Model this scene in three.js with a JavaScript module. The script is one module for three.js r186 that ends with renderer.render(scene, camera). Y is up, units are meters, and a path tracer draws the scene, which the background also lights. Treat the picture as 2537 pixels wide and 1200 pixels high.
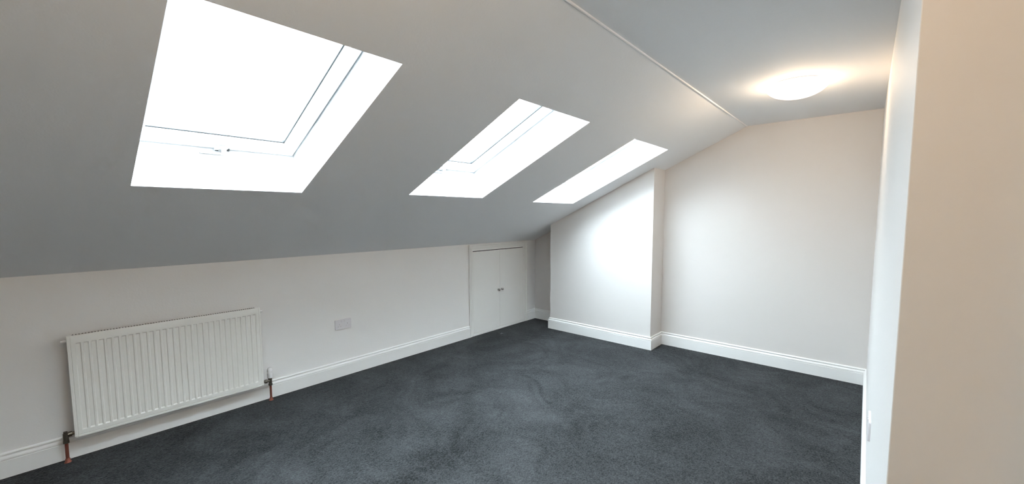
import * as THREE from 'three';
import { RoundedBoxGeometry } from 'three/addons/geometries/RoundedBoxGeometry.js';
import { mergeGeometries, mergeVertices, toCreasedNormals } from 'three/addons/utils/BufferGeometryUtils.js';
import { ImprovedNoise } from 'three/addons/math/ImprovedNoise.js';

// ---------------------------------------------------------------- camera, sky, exposure
const W = 2537, H = 1200, F = 1014.686, CY = 618.1445;
const scene = new THREE.Scene();
const renderer = new THREE.WebGLRenderer({ antialias: true });
renderer.toneMapping = THREE.LinearToneMapping;
renderer.toneMappingExposure = 1.42;
renderer.shadowMap.enabled = true;
renderer.shadowMap.type = THREE.PCFSoftShadowMap;

const camera = new THREE.PerspectiveCamera(2 * Math.atan(CY / F) * 180 / Math.PI, W / (2 * CY), 0.01, 60);
camera.position.set(-4.37037, 1.39154, 3.43687);
{
  const yaw = 0.848367, pitch = -0.0800252, roll = -0.0025412;
  const fw = new THREE.Vector3(Math.cos(pitch) * Math.sin(yaw), Math.sin(pitch), -Math.cos(pitch) * Math.cos(yaw));
  const r = new THREE.Vector3(Math.cos(yaw), 0, Math.sin(yaw)), u = r.clone().cross(fw);
  const r2 = r.clone().multiplyScalar(Math.cos(roll)).addScaledVector(u, Math.sin(roll));
  const u2 = u.clone().multiplyScalar(Math.cos(roll)).addScaledVector(r, -Math.sin(roll));
  camera.quaternion.setFromRotationMatrix(new THREE.Matrix4().makeBasis(r2, u2, fw.clone().negate()));
  camera.setViewOffset(W, 2 * CY, 0, 0, W, H);            // the photograph is cropped a little off the lens axis
}
const SKY = 33;
// an even, bright overcast sky; daylight reaches the room only through the three roof windows
{ // the standard overcast sky: three times as bright overhead as at the horizon, the same all round
  const w = 64, h = 256, d = new Float32Array(w * h * 4);
  for (let j = 0; j < h; j++) for (let i = 0; i < w; i++) {
    const up = Math.max(0, Math.sin(((j + 0.5) / h - 0.5) * Math.PI)), L = SKY * (1 + 2 * up) / 3, k = (j * w + i) * 4;
    d[k] = 0.79 * L; d[k + 1] = 0.935 * L; d[k + 2] = 1.02 * L; d[k + 3] = 1;
  }
  const t = new THREE.DataTexture(d, w, h, THREE.RGBAFormat, THREE.FloatType);
  t.mapping = THREE.EquirectangularReflectionMapping; t.magFilter = t.minFilter = THREE.LinearFilter; t.needsUpdate = true;
  scene.background = t;
}
const LAMP_COLOR = new THREE.Color().setRGB(1.0, 0.75, 0.49);

// ---------------------------------------------------------------- measures of the room (metres)
const H1 = 1.0756, H2 = 2.2255, ZR = 2.5102, ZW = 3.4565, TURN = 0.00875, XL = -6.0, SL = Math.atan2(H2 - H1, ZR);
const cs = Math.cos(SL), sn = Math.sin(SL), RIDGE = ZR / cs, ROOF = 0.32;
const slopeY = (z) => H1 + (z / ZR) * (H2 - H1);
const CH = { d: 0.285, z0: 0.467, z1: 1.752 };
const BREAK = -3.27, WT = 0.22, ZL = 3.70;
const WINDOWS = [
  { x0: -4.116, x1: -3.400, s0: 1.090, s1: 2.206 },
  { x0: -2.703, x1: -1.996, s0: 1.123, s1: 2.223 },
  { x0: -1.290, x1: -0.597, s0: 1.087, s1: 2.203 },
];

// ---------------------------------------------------------------- helpers
const taken = {};
function numbered(name) { const n = taken[name] = (taken[name] ?? -1) + 1; return n ? `${name}_${String(n).padStart(3, '0')}` : name; }
function obj(name, geometry, material, parent = scene) {
  const m = new THREE.Mesh(geometry, material);
  m.name = numbered(name); m.castShadow = m.receiveShadow = true;
  parent.add(m); return m;
}
function struct(name, geometry, material, label) {
  const m = obj(name, geometry, material); m.userData.kind = 'structure';
  if (label) m.userData.label = label;
  return m;
}
function group(name, parent = scene) { const g = new THREE.Group(); g.name = numbered(name); parent.add(g); return g; }
function tag(o, label, category, grp) { o.userData.label = label; o.userData.category = category; if (grp) o.userData.group = grp; return o; }
function box(w, h, d, x, y, z, r = 0.0) {
  const g = r > 0 ? new RoundedBoxGeometry(w, h, d, 3, r) : new THREE.BoxGeometry(w, h, d);
  return g.translate(x, y, z);
}
function plain(list) { return mergeGeometries(list.map((g) => { const k = g.index ? g.toNonIndexed() : g; for (const a of Object.keys(k.attributes)) if (!['position', 'normal', 'uv'].includes(a)) k.deleteAttribute(a); return k; })); }
// a polygon in (z, y) drawn out along x from xa to xb
function prismX(points, xa, xb) {
  const s = new THREE.Shape(points.map(([z, y]) => new THREE.Vector2(-z, y)));
  const g = new THREE.ExtrudeGeometry(s, { depth: xb - xa, bevelEnabled: false });
  return g.rotateY(Math.PI / 2).translate(xa, 0, 0);      // (-z, y, d) -> (d, y, z)
}
let seed = 7;
const rnd = () => { seed = (seed * 1664525 + 1013904223) >>> 0; return seed / 4294967296; };
const noise = new ImprovedNoise();

// ---------------------------------------------------------------- materials
function bumpTexture(size, fn) {
  const d = new Uint8Array(size * size * 4);
  for (let j = 0; j < size; j++) for (let i = 0; i < size; i++) {
    const v = Math.max(0, Math.min(255, fn(i / size, j / size) * 255)), k = (j * size + i) * 4;
    d[k] = d[k + 1] = d[k + 2] = v; d[k + 3] = 255;
  }
  const t = new THREE.DataTexture(d, size, size);
  t.wrapS = t.wrapT = THREE.RepeatWrapping; t.magFilter = THREE.LinearFilter; t.minFilter = THREE.LinearMipmapLinearFilter; t.generateMipmaps = true; t.needsUpdate = true;
  return t;
}
// periodic value noise, so that tiles join without a seam
function periodic(cells) {
  const v = Array.from({ length: cells * cells }, rnd);
  const q = (t) => t * t * (3 - 2 * t);
  return (u, w) => {
    const x = u * cells, y = w * cells, i = Math.floor(x), j = Math.floor(y), a = q(x - i), b = q(y - j);
    const at = (m, n) => v[((n % cells + cells) % cells) * cells + ((m % cells + cells) % cells)];
    return (at(i, j) * (1 - a) + at(i + 1, j) * a) * (1 - b) + (at(i, j + 1) * (1 - a) + at(i + 1, j + 1) * a) * b;
  };
}
const p1 = periodic(16), p2 = periodic(60), p3 = periodic(150);
const stipple = bumpTexture(512, (u, v) => 0.25 * p1(u, v) + 0.4 * p2(u, v) + 0.35 * p3(u, v));   // the nap a paint roller leaves
stipple.repeat.set(2, 2);
function paint(r, g, b, rough, bump = 0.0004, extra = {}) {
  return new THREE.MeshPhysicalMaterial({ color: new THREE.Color().setRGB(r, g, b), roughness: rough, bumpMap: bump ? stipple : null, bumpScale: bump, ...extra });
}
const M = {
  ceiling: paint(0.915, 0.93, 0.945, 0.9),
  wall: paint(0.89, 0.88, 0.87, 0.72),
  endWallDimmed: paint(0.735, 0.705, 0.685, 0.72),  // the knee wall paint, greyed to hold down strong daylight on this end
  rightWallDimmed: paint(0.715, 0.695, 0.68, 0.6, 0.00015),  // same wall paint again, greyed against the bright window light it catches
  gloss: paint(0.90, 0.90, 0.89, 0.32, 0),
  sash: paint(0.86, 0.86, 0.86, 0.3, 0),
  radiator: paint(0.87, 0.865, 0.825, 0.38, 0),
  cupboard: paint(0.88, 0.875, 0.855, 0.45, 0.0003),
  plastic: paint(0.90, 0.895, 0.90, 0.3, 0),
  socket: paint(0.79, 0.765, 0.785, 0.3, 0),
  gasket: paint(0.012, 0.013, 0.013, 0.6, 0),
  bead: paint(0.035, 0.04, 0.043, 0.5, 0),
  dark: paint(0.02, 0.02, 0.02, 0.8, 0),
  chrome: new THREE.MeshPhysicalMaterial({ color: new THREE.Color().setRGB(0.42, 0.41, 0.40), metalness: 1, roughness: 0.25 }),
  brass: new THREE.MeshPhysicalMaterial({ color: new THREE.Color().setRGB(0.19, 0.17, 0.14), metalness: 0.9, roughness: 0.36 }),
  copper: new THREE.MeshPhysicalMaterial({ color: new THREE.Color().setRGB(0.30, 0.105, 0.075), metalness: 0.7, roughness: 0.45 }),
  glass: new THREE.MeshPhysicalMaterial({ color: 0xffffff, transmission: 1, thickness: 0, roughness: 0, ior: 1.5 }),
  pine: paint(0.60, 0.40, 0.235, 0.5, 0),  // warm tone of the added door, for its bounce light
};

// ---------------------------------------------------------------- the carpeted floor
function carpet() {
  const N = 2048, d = new Uint8Array(N * N * 4), LX = 6, LZ = 3.6;
  const enc = (c) => 255 * Math.max(0, Math.min(1, c <= 0.0031308 ? 12.92 * c : 1.055 * Math.pow(c, 1 / 2.4) - 0.055));
  for (let j = 0; j < N; j++) for (let i = 0; i < N; i++) {
    const x = i / N * LX, z = j / N * LZ;
    const wx = 0.5 * noise.noise(x * 1.7, z * 1.7, 3.1), wz = 0.5 * noise.noise(x * 1.7, z * 1.7, 8.7);
    // brushed nap: soft patches and strokes where the pile lies one way or the other
    let n = 0.55 * noise.noise(x * 2.1 + wx, z * 2.1 + wz, 0.5) + 0.5 * noise.noise(x * 5.3 + 2 * wx, z * 5.3 + 2 * wz, 4.5);
    n += 0.42 * noise.noise((x + 0.5 * z + wx) * 14, (z - 0.4 * x + wz) * 6, 1.5) + 0.30 * noise.noise(x * 31, z * 31, 6.5);
    const speck = (rnd() - 0.5) * 0.8 + 0.75 * noise.noise(x * 120, z * 120, 2.2) + 0.32 * noise.noise(x * 62, z * 62, 9.2);
    const k = Math.max(0.3, 1 + 0.62 * n + 0.9 * speck), at = (j * N + i) * 4;
    d[at] = enc(0.0352 * k); d[at + 1] = enc(0.0368 * k); d[at + 2] = enc(0.0385 * k); d[at + 3] = 255;
  }
  const map = new THREE.DataTexture(d, N, N);
  map.colorSpace = THREE.SRGBColorSpace; map.magFilter = THREE.LinearFilter; map.minFilter = THREE.LinearMipmapLinearFilter; map.generateMipmaps = true; map.wrapS = map.wrapT = THREE.RepeatWrapping; map.needsUpdate = true;
  const c1 = periodic(40), c2 = periodic(150), c3 = periodic(320);
  const pile = bumpTexture(1024, (u, v) => 0.1 * c1(u, v) + 0.35 * c2(u, v) + 0.55 * c3(u, v));
  pile.repeat.set(LX / 1.1, LZ / 1.1);
  const m = new THREE.MeshPhysicalMaterial({ map, roughness: 1, bumpMap: pile, bumpScale: 0.0035, sheen: 0.35, sheenRoughness: 0.6, sheenColor: new THREE.Color().setRGB(0.42, 0.46, 0.5), specularIntensity: 0.2 });
  const g = new THREE.BoxGeometry(6.2, 0.1, 4.2).translate(-3, -0.05, 1.85);
  const p = g.attributes.position, uv = g.attributes.uv;
  for (let i = 0; i < p.count; i++) uv.setXY(i, (p.getX(i) - XL) / LX, p.getZ(i) / LZ);
  return struct('floor', g, m, 'dark slate grey cut-pile carpet over the whole floor');
}
carpet();

// ---------------------------------------------------------------- walls and ceilings, all with thickness
const eave = [-ROOF * sn, H1 + ROOF * cs];
struct('wall_left', prismX([[0, -0.1], [0, H1], eave, [-0.3, eave[1]], [-0.3, -0.1]], XL, 0), M.wall, 'low white knee wall under the sloping ceiling');
struct('wall_back', box(0.14, 2.8, 4.5, 0.07, 1.3, 1.8), M.endWallDimmed, 'white end wall rising to the ceiling beside the chimney breast');
struct('wall_front', box(0.14, 2.8, 4.5, XL - 0.07, 1.3, 1.8), M.wall);
struct('wall_chimney_breast', prismX([[CH.z0, 0], [CH.z0, slopeY(CH.z0)], [CH.z1, slopeY(CH.z1)], [CH.z1, 0]], -CH.d, 0), M.endWallDimmed, 'white chimney breast standing out from the end wall under the slope');
{ // right wall, half a degree out of square; its near end breaks back to a recess in which the photograph was taken
  const s = new THREE.Shape([[BREAK, 0], [0, 0], [0, H2], [BREAK, H2]].map(([a, b]) => new THREE.Vector2(a, b)));
  const m = struct('wall_right', new THREE.ExtrudeGeometry(s, { depth: WT, bevelEnabled: true, bevelThickness: 0.002, bevelSize: 0.002, bevelOffset: -0.002, bevelSegments: 2 }), M.rightWallDimmed, 'white right wall whose end face stands close beside the camera');
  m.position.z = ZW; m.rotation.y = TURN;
}
struct('wall_recess', box(6.1, 2.4, 0.12, -3, 1.15, ZL + 0.06), M.wall);
{ // an unseen pine door added behind the camera: its warm bounce tints the near end of the right wall
  const d = group('door_1'); d.userData.kind = 'structure'; d.userData.label = 'unseen pine door added in the recess to bounce warm light';
  d.position.set(-3.72, 0, ZL);
  obj('added_door_leaf', box(0.76, 1.98, 0.012, 0, 1.0, -0.006, 0.003), M.pine, d);
  for (const k of [-1, 1]) obj('added_door_casing', box(0.055, 2.045, 0.020, k * 0.4085, 1.0225, -0.010, 0.004), M.gloss, d);
  obj('added_door_casing', box(0.762, 0.055, 0.020, 0, 2.0175, -0.010, 0.004), M.gloss, d);
  obj('added_door_knob', new THREE.LatheGeometry([[0, 0], [0.024, 0], [0.024, 0.004], [0.009, 0.006], [0.009, 0.030], [0.024, 0.040], [0.026, 0.052], [0.016, 0.062], [0, 0.064]].map(([a, b]) => new THREE.Vector2(a, b)), 24).rotateX(-Math.PI / 2).translate(-0.33, 1.0, -0.012), M.brass, d);
}
{ // sloping ceiling: a thick roof pierced by the three window shafts
  const s = new THREE.Shape([[XL, 0], [0, 0], [0, RIDGE], [XL, RIDGE]].map(([a, b]) => new THREE.Vector2(a, b)));
  for (const w of WINDOWS) s.holes.push(new THREE.Path([[w.x0, w.s0], [w.x0, w.s1], [w.x1, w.s1], [w.x1, w.s0]].map(([a, b]) => new THREE.Vector2(a, b))));
  const m = struct('ceiling_slope', new THREE.ExtrudeGeometry(s, { depth: ROOF, bevelEnabled: false }).translate(0, 0, -ROOF), M.ceiling, 'white sloping ceiling with three roof window shafts');
  m.position.set(0, H1, 0); m.rotation.x = Math.PI / 2 - SL;
}
struct('ceiling', prismX([[ZR, H2], [ZR - ROOF * sn, H2 + ROOF * cs], [3.95, H2 + ROOF * cs], [3.95, H2]], XL, 0), M.ceiling, 'flat white ceiling beyond the slope');
struct('trim_1', prismX([[ZR - 0.010, H2 - 0.0055], [ZR - 0.003, H2 - 0.0085], [ZR + 0.001, H2 - 0.007], [ZR + 0.002, H2]], XL, 0), M.ceiling, 'thin raised joint line where the slope meets the flat ceiling');

// ---------------------------------------------------------------- skirting boards
const HS = 0.136, TK = 0.018;
const PROFILE = [[0, 0], [TK, 0], [TK, 0.093], [TK - 0.0025, 0.0945], [TK - 0.0025, 0.0975], [TK - 0.0005, 0.099], [TK - 0.0003, 0.107], [TK - 0.003, 0.113], [TK - 0.0075, 0.1165], [TK - 0.0135, 0.1185], [TK - 0.0135, 0.1225], [TK - 0.0065, 0.1245], [TK - 0.0065, 0.1290], [TK - 0.009, 0.1335], [TK - 0.013, HS], [0, HS]];
function sweep(profile, A, B, n, e0, e1, axisUp = new THREE.Vector3(0, 1, 0), flat = false) {  // e = 1 inner mitre, -1 outer mitre, 0 square
  const dir = B.clone().sub(A).normalize(), pos = [], uv = [], at = (P, s, [o, h], e) => P.clone().addScaledVector(dir, s * e * (flat ? h : o)).addScaledVector(n, o).addScaledVector(axisUp, h);
  const push = (...v) => v.forEach((p) => { pos.push(p.x, p.y, p.z); uv.push(p.dot(dir), p.y); });
  const flip = dir.clone().cross(axisUp).dot(n) < 0;
  const quad = (a, b, c, d) => (flip ? push(a, c, b, a, d, c) : push(a, b, c, a, c, d));
  for (let i = 0; i + 1 < profile.length; i++) quad(at(A, 1, profile[i], e0), at(B, -1, profile[i], e1), at(B, -1, profile[i + 1], e1), at(A, 1, profile[i + 1], e0));
  const f = THREE.ShapeUtils.triangulateShape(profile.map(([a, b]) => new THREE.Vector2(a, b)), []);
  for (const [a, b, c] of f) { push(at(A, 1, profile[a], e0), at(A, 1, profile[b], e0), at(A, 1, profile[c], e0)); push(at(B, -1, profile[a], e1), at(B, -1, profile[c], e1), at(B, -1, profile[b], e1)); }
  const g = new THREE.BufferGeometry();
  g.setAttribute('position', new THREE.Float32BufferAttribute(pos, 3)); g.setAttribute('uv', new THREE.Float32BufferAttribute(uv, 2));
  return toCreasedNormals(g, 0.5);
}
const V = (x, y, z) => new THREE.Vector3(x, y, z);
const QX0 = -1.222, QX1 = -0.188;                          // the cupboard on the knee wall
function skirting(name, A, B, n, e0, e1, label) { return struct(name, sweep(PROFILE, A, B, n, e0, e1), M.gloss, label); }
skirting('baseboard_left', V(XL, 0, 0), V(QX0, 0, 0), V(0, 0, 1), 0, 0, 'white moulded skirting along the knee wall');
skirting('baseboard_left', V(QX1, 0, 0), V(0, 0, 0), V(0, 0, 1), 0, 1);
skirting('baseboard_alcove', V(0, 0, 0), V(0, 0, CH.z0), V(-1, 0, 0), 1, 1);
skirting('baseboard_chimney', V(0, 0, CH.z0), V(-CH.d, 0, CH.z0), V(0, 0, -1), 1, -1);
skirting('baseboard_chimney', V(-CH.d, 0, CH.z0), V(-CH.d, 0, CH.z1), V(-1, 0, 0), -1, -1, 'white moulded skirting across the chimney breast');
skirting('baseboard_chimney', V(-CH.d, 0, CH.z1), V(0, 0, CH.z1), V(0, 0, 1), -1, 1);
skirting('baseboard_back', V(0, 0, CH.z1), V(0, 0, ZW), V(-1, 0, 0), 1, 1, 'white moulded skirting along the end wall');
skirting('baseboard_right', V(0, 0, ZW), V(-3.20, 0, ZW + 3.20 * TURN), V(-TURN, 0, -1).normalize(), 1, 0, 'white moulded skirting along the right wall');

// ---------------------------------------------------------------- roof windows
function ring(w, h, t, depth, bevel = 0.004) {             // a rectangular frame of bar width t, lying from z = -depth to 0
  const b = bevel, s = new THREE.Shape([[-w / 2 + b, -h / 2 + b], [w / 2 - b, -h / 2 + b], [w / 2 - b, h / 2 - b], [-w / 2 + b, h / 2 - b]].map(([x, y]) => new THREE.Vector2(x, y)));
  const iw = w - 2 * t, ih = h - 2 * t;
  s.holes.push(new THREE.Path([[-iw / 2 - b, -ih / 2 - b], [-iw / 2 - b, ih / 2 + b], [iw / 2 + b, ih / 2 + b], [iw / 2 + b, -ih / 2 - b]].map(([x, y]) => new THREE.Vector2(x, y))));
  return new THREE.ExtrudeGeometry(s, { depth: depth - 2 * b, bevelEnabled: true, bevelThickness: b, bevelSize: b, bevelSegments: 2 }).translate(0, 0, -depth + b);
}
const SHAFT = 0.228;
WINDOWS.forEach((w, i) => {
  const g = group(`window_${i + 1}`), ww = w.x1 - w.x0, hh = w.s1 - w.s0, sm = (w.s0 + w.s1) / 2;
  g.userData.kind = 'structure';
  g.userData.label = ['nearest and largest-looking white roof window', 'middle white roof window of the three', 'farthest white roof window beside the chimney breast'][i];
  g.position.set((w.x0 + w.x1) / 2, H1 + sm * sn, sm * cs); g.rotation.x = Math.PI / 2 - SL;
  const at = (geo, z) => geo.translate(0, 0, z);
  obj('gasket', at(ring(ww + 0.002, hh + 0.002, 0.016, 0.02, 0.001), -SHAFT - 0.024), M.gasket, g);
  obj('sash', at(ring(ww - 0.018, hh - 0.018, 0.050, 0.05), -SHAFT), M.sash, g);
  obj('glazing_bead', at(ring(ww - 0.110, hh - 0.110, 0.009, 0.014, 0.001), -SHAFT - 0.050), M.bead, g);
  obj('pane', box(ww - 0.08, hh - 0.08, 0.006, 0, 0, -SHAFT - 0.067), M.glass, g);
  obj('window_frame', at(ring(ww, hh, 0.042, 0.026, 0.002), -SHAFT - 0.066), M.sash, g);
  // fastener on the bottom rail: bracket with a lever reaching to the left
  const y0 = -hh / 2;
  const hd = obj('handle', plain([box(0.058, 0.026, 0.012, 0.0, y0 + 0.030, -SHAFT + 0.006, 0.003), box(0.020, 0.020, 0.022, 0.010, y0 + 0.026, -SHAFT + 0.018, 0.004), box(0.018, 0.012, 0.016, -0.022, y0 + 0.030, -SHAFT + 0.012, 0.003)]), M.sash, g);
  obj('pivot', plain([box(0.012, 0.016, 0.010, 0.030, y0 + 0.022, -SHAFT + 0.010, 0.002), box(0.014, 0.010, 0.010, -0.020, y0 + 0.024, -SHAFT + 0.016, 0.002), box(0.090, 0.004, 0.006, -0.045, y0 + 0.004, -SHAFT + 0.029, 0.001)]), M.gasket, hd);  // dark bracket pieces and a strip painting the shade beneath the lever
  obj('lever', box(0.112, 0.013, 0.008, -0.034, y0 + 0.012, -SHAFT + 0.030, 0.003), M.sash, hd);
});

// ---------------------------------------------------------------- ceiling lamps (the second hangs at the near end of the room, above the frame)
function ceilingLamp(x, z, power, label) {
  const g = group('ceiling_lamp'); g.position.set(x, H2, z); tag(g, label, 'ceiling lamp');
  obj('base_plate', new THREE.LatheGeometry([[0, -0.001], [0.140, -0.001], [0.143, -0.006], [0.140, -0.012], [0, -0.012]].map(([a, b]) => new THREE.Vector2(a, b)), 64), M.plastic, g);
  const R = 0.168, D = 0.080, pts = [];
  for (let i = 0; i <= 20; i++) { const t = i / 20 * Math.PI / 2; pts.push(new THREE.Vector2(R * Math.sin(t), -0.014 - D * Math.pow(Math.cos(t), 1.1))); }
  pts.push(new THREE.Vector2(R - 0.004, -0.012), new THREE.Vector2(R - 0.03, -0.012));
  const shade = new THREE.MeshPhysicalMaterial({ color: new THREE.Color().setRGB(0.85, 0.83, 0.78), roughness: 0.3, emissive: LAMP_COLOR.clone().lerp(new THREE.Color(1, 1, 1), 0.45), emissiveIntensity: 1.35, side: THREE.DoubleSide });
  obj('lamp_shade', new THREE.LatheGeometry(pts, 72), shade, g);
  const l = new THREE.PointLight(LAMP_COLOR, power, 0, 2); l.name = 'lamp_light'; l.position.y = -0.042; l.castShadow = true; l.shadow.radius = 2; l.shadow.mapSize.set(1024, 1024); l.shadow.bias = -0.002;
  g.add(l);
  return g;
}
ceilingLamp(-1.19, 3.03, 0.80, 'lit round glass dome lamp on the flat ceiling in front of the end wall');
ceilingLamp(-4.10, 3.10, 0.95, 'second lit dome lamp on the flat ceiling, above and behind the camera view');

// ---------------------------------------------------------------- radiator under the nearest window
{
  const x0 = -4.338, x1 = -3.370, y0 = 0.136, RW = x1 - x0, RH = 0.594, ZF = 0.0897;
  const g = group('radiator'); g.position.set((x0 + x1) / 2, y0, 0);
  tag(g, 'white fluted steel panel radiator fixed low on the knee wall', 'radiator');
  // pressed front sheet: upright channels with sloped ends, and a seam near the rim
  const n = 29, mx = 0.028, pitch = (RW - 2 * mx) / n, xs = [], ys = [];
  const prof = [];
  const addx = (x, d, f) => { xs.push(x); prof.push([d, f]); };
  addx(0, 0.004, 0); addx(0.002, 0.0006, 0); addx(0.004, 0, 0); addx(0.0105, 0, 0); addx(0.012, 0.003, 0); addx(0.0150, 0.003, 0); addx(0.0165, 0.0012, 0);
  for (let i = 0; i < n; i++) { const a = mx + i * pitch; addx(a + pitch * 0.12, 0.0012, 0); addx(a + pitch * 0.24, 0.0012, 1); addx(a + pitch * 0.76, 0.0012, 1); addx(a + pitch * 0.88, 0.0012, 0); }
  addx(RW - 0.0165, 0.0012, 0); addx(RW - 0.015, 0.003, 0); addx(RW - 0.012, 0.003, 0); addx(RW - 0.0105, 0, 0); addx(RW - 0.004, 0, 0); addx(RW - 0.002, 0.0006, 0); addx(RW, 0.004, 0);
  const yprof = [[0, 0.005, 0], [0.003, 0.001, 0], [0.005, 0, 0], [0.0125, 0, 0], [0.014, 0.0035, 0], [0.0165, 0.0035, 0], [0.018, 0.0012, 0], [0.040, 0.0012, 0], [0.047, 0.0012, 1], [RH - 0.052, 0.0012, 1], [RH - 0.046, 0.0012, 0], [RH - 0.006, 0.0012, 0], [RH - 0.002, 0.003, 0], [RH, 0.008, 0]];
  const pos = [], idx = [], nx = xs.length, ny = yprof.length;
  for (const [y, dy, fy] of yprof) xs.forEach((x, i) => pos.push(x - RW / 2, y, ZF - Math.max(dy, prof[i][0] * (dy > 0.004 ? 0 : 1), 0) - 0.006 * prof[i][1] * fy));
  for (let j = 0; j + 1 < ny; j++) for (let i = 0; i + 1 < nx; i++) { const a = j * nx + i, b = a + 1, c = a + nx, d = c + 1; idx.push(a, b, d, a, d, c); }
  const sheet = new THREE.BufferGeometry(); sheet.setAttribute('position', new THREE.Float32BufferAttribute(pos, 3)); sheet.setIndex(idx);
  sheet.setAttribute('uv', new THREE.Float32BufferAttribute(pos.filter((_, i) => i % 3 !== 2), 2));
  obj('front_panel', plain([toCreasedNormals(sheet.toNonIndexed(), 0.6), box(RW - 0.002, RH - 0.003, 0.004, 0, RH / 2 - 0.0005, ZF - 0.0095, 0.0015)]), M.radiator, g);
  obj('back_panel', box(RW - 0.01, RH - 0.010, 0.007, 0, RH / 2 - 0.002, 0.034, 0.003), M.radiator, g);
  const fin = [], fi = []; let k = 0;
  for (let x = -RW / 2 + 0.02; x < RW / 2 - 0.02; x += 0.0065, k++) for (const y of [0.035, RH - 0.003]) fin.push(x, y, k % 2 ? 0.039 : 0.079);
  for (let i = 0; i + 1 < k; i++) fi.push(2 * i, 2 * i + 2, 2 * i + 3, 2 * i, 2 * i + 3, 2 * i + 1);
  const fg = new THREE.BufferGeometry(); fg.setAttribute('position', new THREE.Float32BufferAttribute(fin, 3)); fg.setIndex(fi);
  const fm = paint(0.13, 0.125, 0.115, 0.6, 0); fm.side = THREE.DoubleSide;   // bare steel fins
  obj('convector', toCreasedNormals(fg.toNonIndexed(), 0.1), fm, g);
  const cyl = (r, h, seg = 20) => new THREE.CylinderGeometry(r, r, h, seg);
  for (const s of [-1, 1]) {                                // top tappings: blanking plug and air vent
    const p = plain([cyl(0.012, 0.014, 6).rotateZ(Math.PI / 2).translate(s * (RW / 2 + 0.005), RH - 0.036, 0.056), cyl(0.007, 0.012).rotateZ(Math.PI / 2).translate(s * (RW / 2 + 0.016), RH - 0.036, 0.056)]);
    obj(s < 0 ? 'blanking_plug' : 'air_vent', p, M.plastic, g);
    obj('wall_bracket', plain([box(0.03, RH - 0.1, 0.003, s * (RW / 2 - 0.12), RH / 2, 0.0015), box(0.03, 0.05, 0.024, s * (RW / 2 - 0.12), RH * 0.75, 0.012), box(0.03, 0.05, 0.024, s * (RW / 2 - 0.12), RH * 0.25, 0.012)]), M.radiator, g);
  }
  // right: thermostatic valve on its pipe; left: plain elbow valve
  const rx = RW / 2 + 0.052, lx = -RW / 2 - 0.034, vy = 0.018, vz = 0.057;
  const tv = obj('thermostatic_valve', plain([cyl(0.0105, 0.036).translate(rx, vy - 0.008, vz), cyl(0.014, 0.014, 6).translate(rx, vy - 0.030, vz), cyl(0.009, 0.050).rotateZ(Math.PI / 2).translate(rx - 0.026, vy, vz), cyl(0.0145, 0.014, 6).rotateZ(Math.PI / 2).translate(rx - 0.030, vy, vz), cyl(0.012, 0.016).translate(rx, vy + 0.014, vz)]), M.brass, g);
  tv.userData.label = 'valve with a white ribbed thermostat head';
  const headPts = [[0, 0], [0.0165, 0], [0.0175, 0.004], [0.0175, 0.024], [0.0192, 0.026], [0.0192, 0.036], [0.0172, 0.038], [0.0172, 0.054], [0.0188, 0.056], [0.0180, 0.066], [0.0135, 0.076], [0.006, 0.080], [0, 0.081]].map(([a, b]) => new THREE.Vector2(a, b));
  const ribs = []; for (let i = 0; i < 16; i++) { const a = i / 16 * Math.PI * 2; ribs.push(box(0.002, 0.016, 0.003, 0, 0.046, 0.0178).rotateY(a)); }
  obj('valve_head', plain([new THREE.LatheGeometry(headPts, 32), ...ribs, box(0.010, 0.004, 0.0015, 0, 0.012, 0.0176)]).translate(rx, vy + 0.020, vz), M.plastic, tv);
  const lv = obj('lockshield_valve', plain([cyl(0.0115, 0.050).translate(lx, vy - 0.010, vz), cyl(0.0145, 0.016, 6).translate(lx, vy - 0.033, vz), cyl(0.009, 0.044).rotateZ(Math.PI / 2).translate(lx + 0.020, vy + 0.006, vz), cyl(0.0145, 0.014, 6).rotateZ(Math.PI / 2).translate(lx + 0.018, vy + 0.006, vz), cyl(0.0085, 0.012).translate(lx, vy + 0.020, vz)]), M.brass, g);
  lv.userData.label = 'plain metal elbow valve';
  for (const x of [rx, lx]) {
    const top = vy - 0.036, bot = -y0 - 0.002;
    const pipe = obj('copper_pipe', cyl(0.0075, top - bot).translate(x, (top + bot) / 2, vz), M.copper, g);
    obj('pipe_collar', new THREE.LatheGeometry([[0.0076, 0.024], [0.0095, 0.022], [0.0115, 0.010], [0.015, 0.002], [0.0155, 0]].map(([a, b]) => new THREE.Vector2(a, b)), 24).translate(x, -y0, vz), M.copper, pipe);
  }
}

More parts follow.
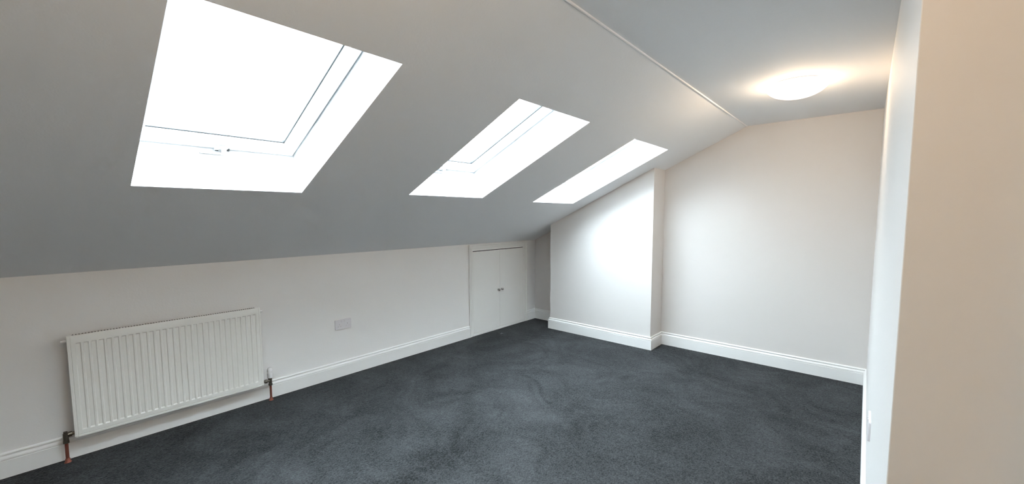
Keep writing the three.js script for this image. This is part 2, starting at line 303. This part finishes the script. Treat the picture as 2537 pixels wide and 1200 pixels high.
// ---------------------------------------------------------------- cupboard doors in the knee wall
{
  const g = group('eaves_cupboard'); g.position.set((QX0 + QX1) / 2, 0, 0);
  tag(g, 'low white double-door cupboard set into the knee wall at its far end', 'cupboard');
  const hw = (QX1 - QX0) / 2, top = H1 - 0.006, wl = 0.056, wr = 0.076, head = 0.074, xl = -hw + wl, xr = hw - wr;
  // architrave profile: [depth towards the room, distance from the opening]
  const prof = (w) => [[0, 0], [0.012, 0], [0.014, 0.003], [0.014, w * 0.34], [0.010, w * 0.36], [0.010, w * 0.42], [0.016, w * 0.46], [0.017, w * 0.62], [0.013, w * 0.68], [0.013, w * 0.74], [0.021, w * 0.80], [0.022, w * 0.96], [0.020, w], [0, w]];
  const n = V(0, 0, 1), zb = 0.0005;
  obj('architrave', sweep(prof(wl), V(xl, 0, zb), V(xl, top - head, zb), n, 0, -head / wl, V(-1, 0, 0), true), M.cupboard, g);
  obj('architrave', sweep(prof(wr), V(xr, 0, zb), V(xr, top - head, zb), n, 0, -head / wr, V(1, 0, 0), true), M.cupboard, g);
  obj('architrave', sweep(prof(head), V(xl, top - head, zb), V(xr, top - head, zb), n, -wl / head, -wr / head, V(0, 1, 0), true), M.cupboard, g);
  const mid = (xl + xr) / 2, ow = xr - xl;
  obj('door_stop', box(ow - 0.001, top - head - 0.002, 0.004, mid, (top - head) / 2, 0.0025), M.gasket, g);
  obj('sill', box(ow - 0.002, 0.030, 0.016, mid, 0.015, 0.0085, 0.003), M.cupboard, g);
  const dw = ow / 2, dh = top - head - 0.030 - 0.010;
  for (const s of [-1, 1]) {
    const d = obj('door', box(dw - 0.003, dh, 0.009, mid + s * dw / 2, 0.032 + dh / 2, 0.009, 0.0012), M.cupboard, g);
    const k = new THREE.LatheGeometry([[0, 0], [0.012, 0], [0.012, 0.003], [0.0055, 0.005], [0.0055, 0.014], [0.013, 0.019], [0.0145, 0.024], [0.011, 0.029], [0, 0.031]].map(([a, b]) => new THREE.Vector2(a, b)), 28).rotateX(Math.PI / 2).translate(mid + s * 0.030, 0.497, 0.0135);
    const kn = obj('knob', k, M.chrome, d); kn.userData.label = 'small dark chrome knob';
  }
}

// ---------------------------------------------------------------- double sockets
function doubleSocket() {
  const g = group('double_socket');
  const rr = (w, h, r) => { const s = new THREE.Shape(); s.moveTo(-w / 2 + r, -h / 2); s.lineTo(w / 2 - r, -h / 2); s.absarc(w / 2 - r, -h / 2 + r, r, -Math.PI / 2, 0); s.lineTo(w / 2, h / 2 - r); s.absarc(w / 2 - r, h / 2 - r, r, 0, Math.PI / 2); s.lineTo(-w / 2 + r, h / 2); s.absarc(-w / 2 + r, h / 2 - r, r, Math.PI / 2, Math.PI); s.lineTo(-w / 2, -h / 2 + r); s.absarc(-w / 2 + r, -h / 2 + r, r, Math.PI, Math.PI * 1.5); return s; };
  const s = rr(0.142, 0.082, 0.005), hole = (x, y, w, h) => s.holes.push(new THREE.Path([[x - w / 2, y - h / 2], [x - w / 2, y + h / 2], [x + w / 2, y + h / 2], [x + w / 2, y - h / 2]].map(([a, b]) => new THREE.Vector2(a, b))));
  for (const k of [-1, 1]) { const x = k * 0.036; hole(x, 0.002, 0.0065, 0.0115); hole(x - 0.011, -0.017, 0.0095, 0.0065); hole(x + 0.011, -0.017, 0.0095, 0.0065); hole(k * 0.014, 0.026, 0.014, 0.022); }
  obj('socket_plate', new THREE.ExtrudeGeometry(s, { depth: 0.006, bevelEnabled: true, bevelThickness: 0.002, bevelSize: 0.002, bevelSegments: 3 }).translate(0, 0, 0.0022), M.socket, g);
  obj('back_box', box(0.136, 0.076, 0.002, 0, 0, 0.0012), M.dark, g);
  for (const k of [-1, 1]) obj('rocker_switch', box(0.0125, 0.0205, 0.007, 0, 0, 0, 0.0015).rotateX(0.12).translate(k * 0.014, 0.026, 0.0085), M.socket, g);
  return g;
}
const socket = doubleSocket();
socket.position.set(-2.710, 0.459, 0.0003);
tag(socket, 'white double wall socket on the knee wall to the right of the radiator', 'socket');
const socket2 = socket.clone(); socket2.name = numbered('double_socket'); scene.add(socket2);
socket2.position.set(-2.02, 0.465, ZW + 2.02 * TURN - 0.0004); socket2.rotation.y = Math.PI + TURN;
tag(socket2, 'white double wall socket seen edge-on above the skirting of the right wall', 'socket');

// ---------------------------------------------------------------- a loose tuft by the cupboard
{
  const parts = [];
  for (let i = 0; i < 7; i++) {
    const a = rnd() * 6.28, r = 0.006 + rnd() * 0.012, c = new THREE.CatmullRomCurve3([V(0, 0.002, 0), V(Math.cos(a) * r * 0.6, 0.006 + rnd() * 0.008, Math.sin(a) * r * 0.6), V(Math.cos(a + 0.6) * r * 1.6, 0.003 + rnd() * 0.006, Math.sin(a + 0.6) * r * 1.6)]);
    parts.push(new THREE.TubeGeometry(c, 10, 0.0022, 6));
  }
  const t = obj('carpet_tuft', plain(parts), new THREE.MeshStandardMaterial({ color: new THREE.Color().setRGB(0.12, 0.13, 0.14), roughness: 1 }));
  t.position.set(-0.875, 0, 0.19); tag(t, 'small loose grey tuft lying on the carpet in front of the cupboard', 'fluff');
}

renderer.render(scene, camera);
